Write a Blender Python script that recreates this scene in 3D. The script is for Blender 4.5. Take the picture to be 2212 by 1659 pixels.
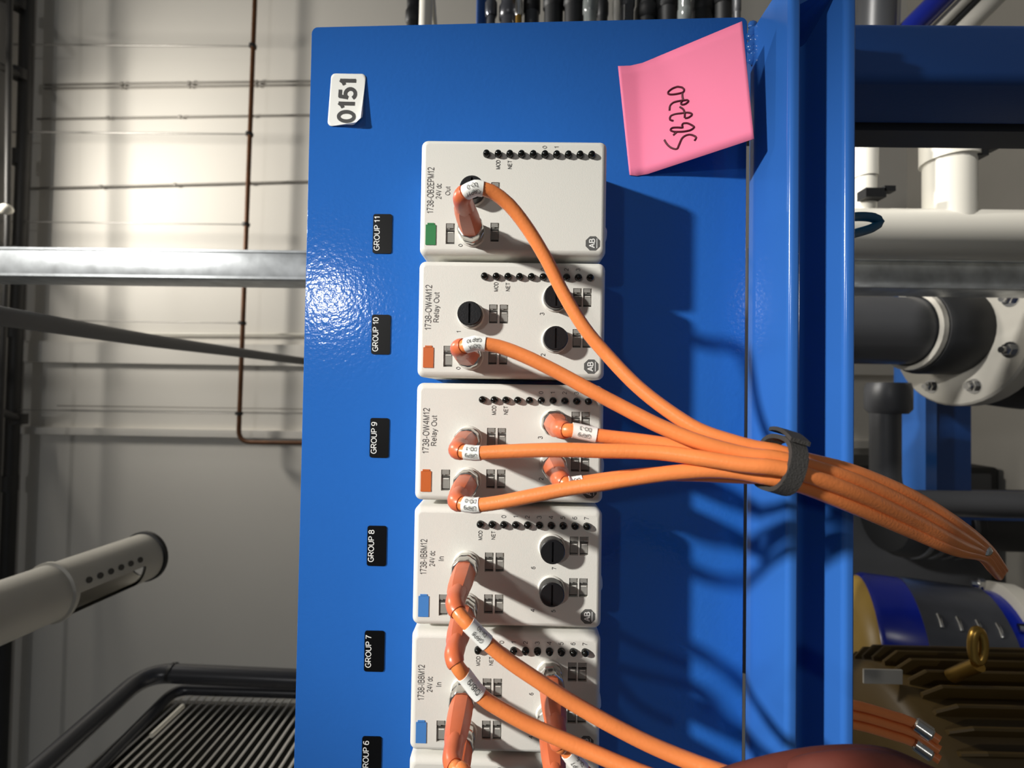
import bpy, bmesh, math, random
from mathutils import Vector, Matrix
from mathutils.geometry import delaunay_2d_cdt
random.seed(7)
for o in list(bpy.data.objects): bpy.data.objects.remove(o)
SC = bpy.context.scene; COL = SC.collection
V = Vector
Z0 = 1.6                                     # height of the row of modules above the floor
# ------------------------------------------------------------------ camera (held sideways: world up = picture left)
F_PX = 1000.0
RR = [V((0.016148883608843412, 0.011130461681287236, -0.9998076446901921)),
      V((-0.9997146206864437, 0.017784658989780013, -0.015949391536274147)),
      V((0.017603713924855883, 0.9997798851384132, 0.011414487665821954))]
CAM = V((-0.1393887213951611, -0.3143438120566383, -0.004137016840929677 + Z0))
cd = bpy.data.cameras.new('camera'); cam = bpy.data.objects.new('camera', cd); COL.objects.link(cam)
cd.sensor_width = 36; cd.lens = 36 * F_PX / 2212; cd.clip_start = 0.01; cd.clip_end = 50
m3 = Matrix((RR[0], -RR[1], -RR[2])).transposed(); mm = m3.to_4x4(); mm.translation = CAM; cam.matrix_world = mm
cd.dof.use_dof = True; cd.dof.focus_distance = 0.262; cd.dof.aperture_fstop = 9.0
SC.camera = cam
def U(px, py, y):
    """point on the plane at depth y seen at a photo pixel"""
    d = RR[0] * ((px - 1106) / F_PX) + RR[1] * ((py - 829.5) / F_PX) + RR[2]
    return CAM + d * ((y - CAM.y) / d.y)
# ------------------------------------------------------------------ world, lamps, exposure
w = bpy.data.worlds.new('world'); SC.world = w; w.use_nodes = True
w.node_tree.nodes['Background'].inputs[0].default_value = (0.86, 0.93, 1.0, 1)
w.node_tree.nodes['Background'].inputs[1].default_value = 0.105
def aim(o, tgt):
    o.rotation_euler = (V(tgt) - o.location).to_track_quat('-Z', 'Y').to_euler()
def lamp(name, kind, loc, tgt, power, col=(1, 1, 1), **kw):
    l = bpy.data.lights.new(name, kind); l.energy = power; l.color = col
    for k, v in kw.items(): setattr(l, k, v)
    o = bpy.data.objects.new(name, l); COL.objects.link(o); o.location = loc; aim(o, tgt); return o
KEY_T = V((-0.14, 0, Z0 - 0.02))
lamp('ceiling_spot_lamp', 'SPOT', KEY_T + V((0.62, -1.0, 1.5)).normalized() * 2.4, KEY_T + V((-.06, 0, -.02)), 368, (1, .975, .925),
     spot_size=math.radians(19.5), spot_blend=1.0, shadow_soft_size=0.062)
lamp('ceiling_round_lamp', 'AREA', (0.51, -3.0, Z0 + 1.38), (-0.08, 0, Z0 + .13), 8, (1, .98, .95), shape='DISK', size=0.16)
lamp('wall_wash_lamp', 'AREA', (0.66, 0.90, 3.58), (0.66, 0.92, 1.0), 24, (1, .95, .86), shape='DISK', size=0.3)
lamp('strut_fill_spot', 'SPOT', (0.72, -1.25, 3.45), (0.02, 0.45, 2.35), 95, (1, .975, .93), spot_size=math.radians(26), spot_blend=1.0, shadow_soft_size=0.05)  # added fill light beside the key, put in to brighten the strut front
lamp('side_fill_spot', 'SPOT', (1.5, -0.6, 2.4), (0.05, 0.36, 0.92), 190, (1, .97, .92), spot_size=math.radians(19), spot_blend=1.0, shadow_soft_size=0.05)  # added fill light from the right to lift the white manifold pipe
lamp('skid_fill_spot', 'SPOT', (0.72, 0.14, 3.45), (0.08, 0.36, 0.95), 230, (1, .97, .92), spot_size=math.radians(23), spot_blend=1.0, shadow_soft_size=0.05)  # added fill light from above for the pipes behind the panel
SC.view_settings.view_transform = 'Standard'; SC.view_settings.look = 'None'
SC.view_settings.exposure = 0.0; SC.view_settings.gamma = 1.0; SC.view_settings.use_curve_mapping = False
# ------------------------------------------------------------------ materials
def lin(c):
    return tuple(((v / 255) / 12.92 if v / 255 <= .04045 else (((v / 255) + .055) / 1.055) ** 2.4) for v in c) + (1,)
MATS = {}
def mat(name, col, rough=.5, metal=0, bump=0, bscale=200, var=0, vscale=20, coat=0, spec=.5, detail=3, trans=0):
    m = bpy.data.materials.new(name); m.use_nodes = True; nt = m.node_tree; b = nt.nodes['Principled BSDF']
    c = lin(col); b.inputs['Base Color'].default_value = c
    b.inputs['Roughness'].default_value = rough; b.inputs['Metallic'].default_value = metal
    b.inputs['Specular IOR Level'].default_value = spec
    b.inputs['Coat Weight'].default_value = coat; b.inputs['Coat Roughness'].default_value = .08
    if trans: b.inputs['Transmission Weight'].default_value = trans
    tc = nt.nodes.new('ShaderNodeTexCoord')
    if var:
        n = nt.nodes.new('ShaderNodeTexNoise'); n.inputs['Scale'].default_value = vscale; n.inputs['Detail'].default_value = 5
        r = nt.nodes.new('ShaderNodeValToRGB')
        r.color_ramp.elements[0].position = .3; r.color_ramp.elements[1].position = .7
        r.color_ramp.elements[0].color = tuple(v * (1 - var) for v in c[:3]) + (1,)
        r.color_ramp.elements[1].color = tuple(min(1, v * (1 + var)) for v in c[:3]) + (1,)
        nt.links.new(tc.outputs['Object'], n.inputs['Vector']); nt.links.new(n.outputs['Fac'], r.inputs['Fac'])
        nt.links.new(r.outputs['Color'], b.inputs['Base Color'])
    if bump:
        n = nt.nodes.new('ShaderNodeTexNoise'); n.inputs['Scale'].default_value = bscale; n.inputs['Detail'].default_value = detail
        bp = nt.nodes.new('ShaderNodeBump'); bp.inputs['Strength'].default_value = bump; bp.inputs['Distance'].default_value = .001
        nt.links.new(tc.outputs['Object'], n.inputs['Vector']); nt.links.new(n.outputs['Fac'], bp.inputs['Height'])
        nt.links.new(bp.outputs['Normal'], b.inputs['Normal'])
    MATS[name] = m; return m
mat('blue_powder', (39, 101, 184), .12, bump=.12, bscale=420, detail=1, var=.04, vscale=6)
mat('blue_gloss', (50, 105, 184), .15, bump=.05, bscale=90, var=.05, vscale=9)
mat('blue_post', (28, 74, 142), .4, bump=.08, bscale=300)
mat('module_grey', (221, 219, 211), .55, bump=.10, bscale=1800)
mat('pocket_grey', (150, 147, 140), .6)
mat('tag_grey', (138, 136, 130), .55)
mat('tag_dark', (66, 64, 60), .6)
mat('ink', (62, 61, 60), .6)
mat('ink_light', (96, 94, 92), .6)
mat('logo_grey', (92, 92, 90), .5)
mat('print_white', (235, 235, 232), .5)
mat('led', (10, 12, 10), .12)
mat('cap_black', (22, 22, 24), .38, bump=.1, bscale=900)
mat('slot_black', (6, 6, 7), .6)
mat('mark_green', (38, 122, 66), .5)
mat('mark_orange', (196, 98, 40), .5)
mat('mark_blue', (70, 130, 200), .5)
mat('jacket', (236, 136, 74), .33, bump=.12, bscale=700, var=.06, vscale=60)
mat('jacket_shaded', (92, 36, 22), .8, bump=.1, bscale=500)  # orange jacket again, with shade put into the colour
mat('conn_body', (206, 106, 66), .34, bump=.06, bscale=500, var=.05, vscale=120)
mat('nickel', (205, 203, 198), .22, 1, bump=.05, bscale=300)
mat('sleeve', (246, 246, 240), .4)
mat('black_plate', (5, 5, 6), .4, spec=.25)
mat('strap', (52, 50, 48), .8, bump=.5, bscale=1500)
mat('pink', (255, 134, 170), .75, bump=.04, bscale=900)
mat('marker_pen', (84, 14, 36), .6)
mat('wall', (226, 222, 214), .8, bump=.05, bscale=40, var=.02, vscale=2)
mat('ceiling', (176, 172, 166), .8, var=.05, vscale=2)
mat('floor', (176, 172, 164), .5, var=.06, vscale=3, bump=.05, bscale=30)
mat('galv', (204, 208, 210), .34, .45, bump=.10, bscale=60, var=.22, vscale=38)
mat('rod', (150, 148, 144), .4, .8)
mat('conduit', (134, 130, 124), .5, .4)
mat('rust_pipe', (98, 62, 34), .5, .3, var=.25, vscale=20)
mat('grey_hose', (104, 103, 102), .55, bump=.05, bscale=200)
mat('dark_steel', (44, 43, 42), .5, .2, var=.2, vscale=6)
mat('pvc_white', (226, 222, 210), .35)
mat('pvc_grey', (70, 71, 74), .4, var=.06, vscale=10)
mat('pvc_light', (186, 182, 172), .45, var=.06, vscale=12)
mat('rubber', (20, 21, 23), .55)
mat('chrome', (215, 215, 215), .15, 1)
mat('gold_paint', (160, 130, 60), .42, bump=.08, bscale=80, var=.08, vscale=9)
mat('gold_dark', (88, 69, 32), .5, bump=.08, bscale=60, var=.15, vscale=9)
mat('cobalt', (16, 32, 130), .2)
mat('plate_grey', (90, 92, 98), .28, .6, var=.1, vscale=30)
mat('slat_grey', (242, 239, 232), .55)
mat('grille_back', (62, 60, 57), .8)
mat('tube_dark', (60, 61, 66), .28, .2)
mat('teal', (20, 84, 120), .4)
mat('brass', (176, 140, 70), .3, .9)
mat('clear_hose', (150, 156, 154), .15, 0, trans=.5)
# ------------------------------------------------------------------ mesh helpers (everything in world coordinates)
WL = {}
def wl(o): return WL[o.name] if o else V((0, 0, 0))
def put(o, parent, loc):
    COL.objects.link(o)
    o.parent = parent; o.location = V(loc) - wl(parent); WL[o.name] = V(loc)
def props(o, label=None, cat=None, group=None, kind=None):
    if label: o['label'] = label
    if cat: o['category'] = cat
    if group: o['group'] = group
    if kind: o['kind'] = kind
    return o
def thing(name, loc, label, cat, group=None):
    o = bpy.data.objects.new(name, None); o.empty_display_size = .01; put(o, None, loc)
    return props(o, label, cat, group)
def mk(name, vf, m, parent=None, smooth=None, origin=None):
    vs, fs = vf; vs = [V(v) for v in vs]
    if origin is None:
        origin = V((0, 0, 0))
        for v in vs: origin += v
        origin /= len(vs)
    me = bpy.data.meshes.new(name)
    me.from_pydata([tuple(v - origin) for v in vs], [], fs)
    bm = bmesh.new(); bm.from_mesh(me); bmesh.ops.recalc_face_normals(bm, faces=bm.faces)
    if smooth:
        for f in bm.faces: f.smooth = True
        for e in bm.edges:
            if len(e.link_faces) == 2 and e.calc_face_angle(0) > math.radians(smooth): e.smooth = False
    bm.to_mesh(me); bm.free()
    me.materials.append(MATS[m])
    o = bpy.data.objects.new(name, me); put(o, parent, origin); return o
def inst(name, me, loc, parent):
    o = bpy.data.objects.new(name, me); put(o, parent, loc); return o
def join(*parts):
    vs, fs = [], []
    for a, b in parts:
        n = len(vs); vs += list(a); fs += [tuple(i + n for i in f) for f in b]
    return vs, fs
def box(a, b):
    (x0, y0, z0), (x1, y1, z1) = a, b
    vs = [(x, y, z) for x in (x0, x1) for y in (y0, y1) for z in (z0, z1)]
    return vs, [(0, 1, 3, 2), (4, 6, 7, 5), (0, 4, 5, 1), (2, 3, 7, 6), (0, 2, 6, 4), (1, 5, 7, 3)]
def rrect(x0, x1, z0, z1, r, n=5):
    out = []
    for cx, cz, a in ((x1 - r, z1 - r, 0), (x0 + r, z1 - r, 90), (x0 + r, z0 + r, 180), (x1 - r, z0 + r, 270)):
        for k in range(n + 1):
            t = math.radians(a + 90 * k / n); out.append((cx + r * math.cos(t), cz + r * math.sin(t)))
    return out
def rings(rs, cap0=True, cap1=True, closed=True):
    n = len(rs[0]); vs = [v for r in rs for v in r]; fs = []
    for i in range(len(rs) - 1):
        for j in range(n if closed else n - 1):
            k = (j + 1) % n; fs.append((i * n + j, i * n + k, (i + 1) * n + k, (i + 1) * n + j))
    if cap0: fs.append(tuple(range(n)))
    if cap1: fs.append(tuple((len(rs) - 1) * n + j for j in range(n)))
    return vs, fs
def rplate(x0, x1, z0, z1, y0, y1, r=.002, bev=.0):
    """plate facing -Y: y0 back, y1 front (y1<y0)"""
    L = [[V((x, y0, z)) for x, z in rrect(x0, x1, z0, z1, r)]]
    if bev:
        L.append([V((x, y1 + bev, z)) for x, z in rrect(x0, x1, z0, z1, r)])
        L.append([V((x, y1 + bev * .3, z)) for x, z in rrect(x0 + bev * .3, x1 - bev * .3, z0 + bev * .3, z1 - bev * .3, max(r - bev * .3, .0003))])
        L.append([V((x, y1, z)) for x, z in rrect(x0 + bev, x1 - bev, z0 + bev, z1 - bev, max(r - bev, .0003))])
    else:
        L.append([V((x, y1, z)) for x, z in rrect(x0, x1, z0, z1, r)])
    return rings(L)
def basis(ax):
    ax = V(ax).normalized(); t = V((0, 0, 1)) if abs(ax.z) < .9 else V((1, 0, 0))
    a = ax.cross(t).normalized(); return a, ax.cross(a).normalized(), ax
def lathe(prof, base, axis=(0, -1, 0), n=24, cap0=True, cap1=True, mod=None):
    """prof: list of (radius, height along axis)"""
    a, b, c = basis(axis); base = V(base); rs = []
    for r, h in prof:
        rs.append([base + c * h + (a * math.cos(2 * math.pi * k / n) + b * math.sin(2 * math.pi * k / n)) * (r * (mod(k) if mod else 1)) for k in range(n)])
    return rings(rs, cap0, cap1)
def catmull(pts, step=.003):
    pts = [V(p) for p in pts]; P = [pts[0] * 2 - pts[1]] + pts + [pts[-1] * 2 - pts[-2]]; out = []
    for i in range(1, len(P) - 2):
        p0, p1, p2, p3 = P[i - 1:i + 3]; n = max(2, int((p2 - p1).length / step))
        for k in range(n):
            t = k / n
            out.append(.5 * ((2 * p1) + (p2 - p0) * t + (2 * p0 - 5 * p1 + 4 * p2 - p3) * t * t + (3 * p1 - p0 - 3 * p2 + p3) * t ** 3))
    out.append(pts[-1]); return out
def frames(path):
    T = []
    for i in range(len(path)):
        T.append((path[min(i + 1, len(path) - 1)] - path[max(i - 1, 0)]).normalized())
    a = basis(T[0])[0]; N = [a]
    for i in range(1, len(path)):
        a = N[-1] - T[i] * N[-1].dot(T[i]); N.append(a.normalized())
    return T, N
def tube(path, r, n=14, caps=True):
    T, N = frames(path); rs = []
    for i, p in enumerate(path):
        b = T[i].cross(N[i]); rr = r(i / (len(path) - 1)) if callable(r) else r
        rs.append([p + (N[i] * math.cos(2 * math.pi * k / n) + b * math.sin(2 * math.pi * k / n)) * rr for k in range(n)])
    return rings(rs, caps, caps)
def fillet(pts, rad, n=6):
    pts = [V(p) for p in pts]; out = [pts[0]]
    for i in range(1, len(pts) - 1):
        a = (pts[i - 1] - pts[i]); b = (pts[i + 1] - pts[i]); d = min(rad, a.length * .49, b.length * .49)
        p = pts[i] + a.normalized() * d; q = pts[i] + b.normalized() * d
        for k in range(n + 1):
            t = k / n; out.append(p * (1 - t) ** 2 + pts[i] * 2 * t * (1 - t) + q * t * t)
    out.append(pts[-1]); return out
def cut_plate(outline, holes, y, depth):
    """flat face at y (facing -Y) with rectangular pockets sunk by depth"""
    pts = [V(p) for p in outline]; n = len(pts); edges = [(i, (i + 1) % n) for i in range(n)]
    for x0, x1, z0, z1 in holes:
        k = len(pts); pts += [V(p) for p in ((x0, z0), (x1, z0), (x1, z1), (x0, z1))]
        edges += [(k + i, k + (i + 1) % 4) for i in range(4)]
    vv, _, ff, *_ = delaunay_2d_cdt(pts, edges, [], 0, 1e-7)
    vs = [V((p.x, y, p.y)) for p in vv]; fs = []
    for f in ff:
        c = sum((vv[i] for i in f), V((0, 0))) / len(f)
        if any(x0 < c.x < x1 and z0 < c.y < z1 for x0, x1, z0, z1 in holes): continue
        fs.append(tuple(f))
    for x0, x1, z0, z1 in holes:
        k = len(vs); c = [(x0, z0), (x1, z0), (x1, z1), (x0, z1)]
        vs += [V((x, y, z)) for x, z in c] + [V((x, y + depth, z)) for x, z in c]
        fs += [(k + i, k + (i + 1) % 4, k + 4 + (i + 1) % 4, k + 4 + i) for i in range(4)] + [(k + 4, k + 5, k + 6, k + 7)]
    return vs, fs
# text as flat mesh, fitted to a given width and height -> list of 2D points and faces
TXT = {}; STEP = {}
def _a(cx, cy, rx, ry, a0, a1, n=12):
    return [(cx + rx * math.cos(math.radians(a0 + (a1 - a0) * k / n)), cy + ry * math.sin(math.radians(a0 + (a1 - a0) * k / n))) for k in range(n + 1)]
SIX = [_a(.3, .31, .28, .31, 180, 540, 20), _a(.36, .5, .34, .5, 55, 140, 8) + [(.03, .5), (.02, .31)]]
GLY = {  # plain sans serif drawn as centre lines, cap height 1: (advance, strokes)
    '0': (.6, [_a(.3, .5, .29, .5, 90, 450, 24)]), '1': (.46, [[(.06, .76), (.2, .83), (.32, 1), (.32, 0)]]),
    '2': (.6, [_a(.3, .71, .27, .29, 165, -30, 12) + [(.03, 0), (.59, 0)]]),
    '3': (.6, [_a(.28, .745, .25, .255, 150, -90, 12), _a(.28, .265, .3, .265, 90, -155, 14)]),
    '4': (.64, [[(.5, 0), (.5, 1), (.01, .3), (.66, .3)]]),
    '5': (.6, [[(.53, 1), (.13, 1), (.07, .53)] + _a(.29, .33, .3, .33, 128, -150, 14)]),
    '6': (.6, SIX), '7': (.58, [[(.0, 1), (.57, 1), (.34, .6), (.2, 0)]]),
    '8': (.6, [_a(.3, .755, .24, .245, -90, 270, 18), _a(.3, .26, .29, .26, 90, 450, 20)]),
    '9': (.6, [[(.6 - x, 1 - y) for x, y in st_] for st_ in SIX]),
    'A': (.7, [[(0, 0), (.35, 1), (.7, 0)], [(.13, .34), (.57, .34)]]),
    'B': (.66, [[(.05, 0), (.05, 1), (.36, 1)] + _a(.36, .765, .22, .235, 90, -90, 8) + [(.05, .53)], [(.36, .53)] + _a(.37, .265, .28, .265, 90, -90, 10) + [(.05, 0)]]),
    'D': (.7, [[(.05, 0), (.05, 1), (.3, 1)] + _a(.3, .5, .39, .5, 90, -90, 14) + [(.05, 0)]]),
    'E': (.62, [[(.6, 1), (.05, 1), (.05, 0), (.62, 0)], [(.05, .53), (.56, .53)]]),
    'G': (.78, [_a(.4, .5, .39, .5, 48, 318, 18) + [(.77, .2), (.77, .48), (.42, .48)]]),
    'I': (.16, [[(.08, 0), (.08, 1)]]), 'M': (.82, [[(.05, 0), (.05, 1), (.41, 0), (.77, 1), (.77, 0)]]),
    'N': (.72, [[(.05, 0), (.05, 1), (.67, 0), (.67, 1)]]), 'O': (.8, [_a(.4, .5, .39, .5, 90, 450, 24)]),
    'P': (.64, [[(.05, 0), (.05, 1), (.36, 1)] + _a(.36, .73, .26, .27, 90, -90, 10) + [(.05, .46)]]),
    'R': (.7, [[(.05, 0), (.05, 1), (.38, 1)] + _a(.38, .74, .25, .26, 90, -90, 10) + [(.05, .48)], [(.36, .48), (.68, 0)]]),
    'T': (.64, [[(0, 1), (.64, 1)], [(.32, 1), (.32, 0)]]),
    'U': (.72, [[(.05, 1), (.05, .36)] + _a(.36, .33, .31, .33, 180, 360, 12) + [(.67, 1)]]),
    'V': (.68, [[(0, 1), (.34, 0), (.68, 1)]]), 'W': (1.0, [[(0, 1), (.25, 0), (.5, 1), (.75, 0), (1, 1)]]),
    'a': (.52, [_a(.25, .5, .22, .23, 160, 0, 8) + [(.47, .1), (.52, 0)], [(.47, .42)] + _a(.24, .2, .23, .2, 80, 300, 10) + [(.47, .2)]]),
    'c': (.5, [_a(.27, .36, .26, .37, 45, 315, 14)]), 'd': (.54, [_a(.26, .36, .24, .37, 0, 360, 18), [(.51, 1), (.51, 0)]]),
    'e': (.54, [[(.03, .38), (.51, .38)] + _a(.27, .36, .25, .37, 5, 320, 16)]), 'l': (.14, [[(.07, 0), (.07, 1)]]),
    'n': (.5, [[(.04, 0), (.04, .72)], [(.04, .42)] + _a(.25, .45, .21, .28, 170, 0, 10) + [(.46, 0)]]),
    't': (.3, [[(.13, .95), (.13, .15)] + _a(.25, .14, .12, .14, 180, 280, 5), [(0, .7), (.28, .7)]]),
    'u': (.5, [[(.04, .72), (.04, .3)] + _a(.25, .27, .21, .28, 180, 360, 10) + [(.46, .72)], [(.46, .3), (.46, 0)]]),
    'y': (.5, [[(0, .72), (.25, 0)], [(.5, .72), (.22, -.12), (.12, -.25), (.02, -.24)]]),
    '-': (.34, [[(.03, .36), (.31, .36)]]), '/': (.3, [[(0, 0), (.3, 1)]]), ' ': (.16, [])}
def text2d(s, bold=0):
    if (s, bold) in TXT: return TXT[(s, bold)]
    hw = .066 + bold; vs, fs, X = [], [], 0; st_no = []; cnt = 0
    for ch in s:
        adv, strokes = GLY[ch]
        pieces = []
        for st_ in strokes:            # break each line at its sharp corners so that both arms keep their full width
            q = [V(p) for p in st_]; cur = [q[0]]
            for i in range(1, len(q)):
                cur.append(q[i])
                if i < len(q) - 1 and (q[i] - q[i - 1]).normalized().dot((q[i + 1] - q[i]).normalized()) < .45:
                    cur[-1] = q[i] + (q[i] - q[i - 1]).normalized() * hw * .55; pieces.append(cur)
                    cur = [q[i] - (q[i + 1] - q[i]).normalized() * hw * .55]
            pieces.append(cur)
        for st_ in pieces:
            P = [V((X + x, y)) for x, y in st_]; closed = (P[0] - P[-1]).length < 1e-6
            if closed: P = P[:-1]
            n = len(P); base = len(vs); cnt += 1; st_no += [2e-6 * (cnt % 12)] * (2 * n)
            for i in range(n):
                d0 = (P[i] - P[i - 1]) if (i or closed) else None
                d1 = (P[(i + 1) % n] - P[i]) if (i < n - 1 or closed) else None
                if d0 is None: d0 = d1
                if d1 is None: d1 = d0
                n0 = V((-d0.y, d0.x)).normalized(); n1 = V((-d1.y, d1.x)).normalized(); b = n0 + n1
                b = b.normalized() if b.length > .05 else n0
                k = hw / max(.78, b.dot(n0)); vs += [tuple(P[i] + b * k), tuple(P[i] - b * k)]
            for i in range(n if closed else n - 1):
                j = (i + 1) % n; fs.append((base + 2 * i, base + 2 * i + 1, base + 2 * j + 1, base + 2 * j))
        X += adv + .17
    x0 = min(v[0] for v in vs); x1 = max(v[0] for v in vs); y0 = min(v[1] for v in vs); y1 = max(v[1] for v in vs)
    vs = [((x - x0) / (x1 - x0) - .5, (y - y0) / (y1 - y0) - .5) for x, y in vs]
    STEP[(s, bold)] = st_no
    TXT[(s, bold)] = (vs, fs, (x1 - x0) / (y1 - y0)); return TXT[(s, bold)]
def letters(parent, s, x, z, h, y, m='ink', wd=None, bold=0, rot=0, name='lettering'):
    vs, fs, asp = text2d(s, bold); wd = wd or h * asp; c, sn = math.cos(rot), math.sin(rot)
    pts = [(u * wd, v * h) for u, v in vs]
    W = [V((x + a * c - b * sn, y - e, z + a * sn + b * c)) for (a, b), e in zip(pts, STEP[(s, bold)])]
    return mk(name, (W, fs), m, parent)
MM = .001
# ================================================================== THE SETTING
wall_y = 1.6
def setting(name, vf, m):
    return props(mk(name, vf, m), None, None, None, 'structure')
setting('wall_back', box((-3.5, wall_y, 0), (3.5, wall_y + .1, 3.66)), 'wall')
setting('floor', box((-3.5, -4, -.1), (3.5, wall_y + .1, 0)), 'floor')
setting('ceiling', box((-3.5, -4, 3.66), (3.5, wall_y + .1, 3.76)), 'ceiling')
# ================================================================== STEEL FRAME: panel, post, channel
xr = .1155
ztop = U(655, 800, 0).z; zbot = U(1609, 900, 0).z
L = rrect(-.62, xr, zbot, ztop, .004)
L = [(x + (.0045 if z < Z0 and x > 0 else (-.0045 if x > 0 else 0)), z) for x, z in L]
b_ = .0006
pan = rings([[V((x, .003, z)) for x, z in L], [V((x, b_, z)) for x, z in L],
             [V((x * .9985, 0, Z0 + (z - Z0) * .9965)) for x, z in L]])
panel = mk('mounting_panel', pan, 'blue_powder')
props(panel, 'large glossy blue powder-coated panel carrying the row of modules', 'panel')
# vertical post
pz = .004
pa = U(2000, 45, pz).x; pb = U(2000, 172, pz).x
post = thing('steel_post', (pa, .03, 0), 'dark blue square steel post running down behind the blue channel', 'post')
po = [[V((x, y, z)) for x, y in rrect(pb, pa, pz, pz + .055, .006)] for z in (.0, zbot - .012)]
mk('tube', rings(po), 'blue_post', post, smooth=50)
mk('back_bar', box((pb - .002, pz + .058, 0), (pb + .03, pz + .084, zbot - .02)), 'pvc_grey', post)
# horizontal channel, open towards the camera
yt = -.044; zt = U(1702, 800, yt).z; zb = U(1848, 800, yt).z; th = .0066; yb = .003
prof = []
def arc(cy, cz, r, a0, a1, n=6):
    return [(cy + r * math.cos(math.radians(a0 + (a1 - a0) * k / n)), cz + r * math.sin(math.radians(a0 + (a1 - a0) * k / n))) for k in range(n + 1)]
prof += [(yb, zt)] + arc(yt + .003, zt - .003, .003, 90, 180) + arc(yt + .0015, zt - th + .0015, .0015, 180, 270, 3)
prof += arc(yb - th - .004, zt - th - .004, .004, 90, 0) + arc(yb - th - .004, zb + th + .004, .004, 0, -90)
prof += arc(yt + .003, zb + th - .003, .003, 90, 180) + arc(yt + .0015, zb + .0015, .0015, 180, 270, 3) + [(yb, zb)]
chn = thing('channel_beam', (-.2, 0, zb), 'horizontal bright blue steel channel with open side, under the panel', 'beam')
mk('channel', rings([[V((x, y, z)) for y, z in prof] for x in (-1.0, U(1700, -60, yt).x)]), 'blue_gloss', chn, smooth=40)
# end plate inside the channel, with a sloping face
ex = U(1760, 62, -.02).x
ep = [V((ex, yb - th, zt - th)), V((ex, yb - th, zb + th)), V((ex + .012, yt + .004, zb + th)), V((ex + .002, yt + .012, zt - th))]
ep2 = [p + V((.01, 0, 0)) for p in ep]
mk('end_plate', rings([ep, ep2]), 'blue_gloss', chn)
# weld bead beside the note
wd = []
for k in range(11):
    p = U(1630 + 3 * math.sin(k * 1.7), 50 + k * 7.5, -.003)
    wd.append(lathe([(.0001, 0), (.0034 + .0006 * math.sin(k * 2.3), .0004), (.0036, .0012), (.0022, .0024), (.0002, .0028)], p + V((0, .003, 0)), n=10))
mk('weld_bead', join(*wd), 'blue_gloss', chn, smooth=80)
# ================================================================== MODULES
YF = -.045
XW0, XW1, ZH = -.0595, .0093, .05505
def face_circle(r, n=20): return [(r * math.cos(2 * math.pi * k / n), r * math.sin(2 * math.pi * k / n)) for k in range(n)]
_led = None
def shared(key, vf, m, smooth=None, cache={}):
    if key not in cache:
        o = mk(key, vf, m, None, smooth, V((0, 0, 0))); cache[key] = o.data; bpy.data.objects.remove(o); WL.pop(key, None)
    return cache[key]
def led_mesh():
    return shared('led_lens', lathe([(2.15 * MM, 0), (2.15 * MM, 1.2 * MM), (1.85 * MM, 2.2 * MM), (1.2 * MM, 2.9 * MM), (.3 * MM, 3.2 * MM)], (0, 0, 0), n=14), 'led', 50)
def cap_mesh():
    r = 6.95 * MM; h = 8.6 * MM
    side = lathe([(r * .93, 0), (r * .93, 1.2 * MM), (r, 1.4 * MM), (r, h - .5 * MM), (r - .5 * MM, h)], (0, 0, 0), n=28, cap0=True, cap1=False)
    a, b, c = basis((0, -1, 0))
    ol = []
    for k in range(28):
        p = (a * math.cos(2 * math.pi * k / 28) + b * math.sin(2 * math.pi * k / 28)) * (r - .5 * MM); ol.append((p.x, p.z))
    top = cut_plate(ol, [(-5.6 * MM, 5.6 * MM, -.55 * MM, .55 * MM)], -h, 2 * MM)
    return shared('dust_cap', join(side, top), 'cap_black', 40)
def collar_mesh():
    return shared('port_collar', lathe([(7.9 * MM, 0), (7.7 * MM, .9 * MM), (7.3 * MM, 1.3 * MM), (6.0 * MM, 1.3 * MM), (6.0 * MM, -.5 * MM)], (0, 0, 0), n=28, cap0=False), 'module_grey', 40)
PORT = {'L1': (-23.1, 23.6), 'L0': (-47.1, 23.6), 'R1': (-12.6, -25.5), 'R0': (-36.5, -25.5)}
def port(i, key):
    x, z = PORT[key]; return V((-.072 * i + x * MM, YF, Z0 + z * MM))
SINGLE = (-53.2, -41.0, 34.0, 39.2)
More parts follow.
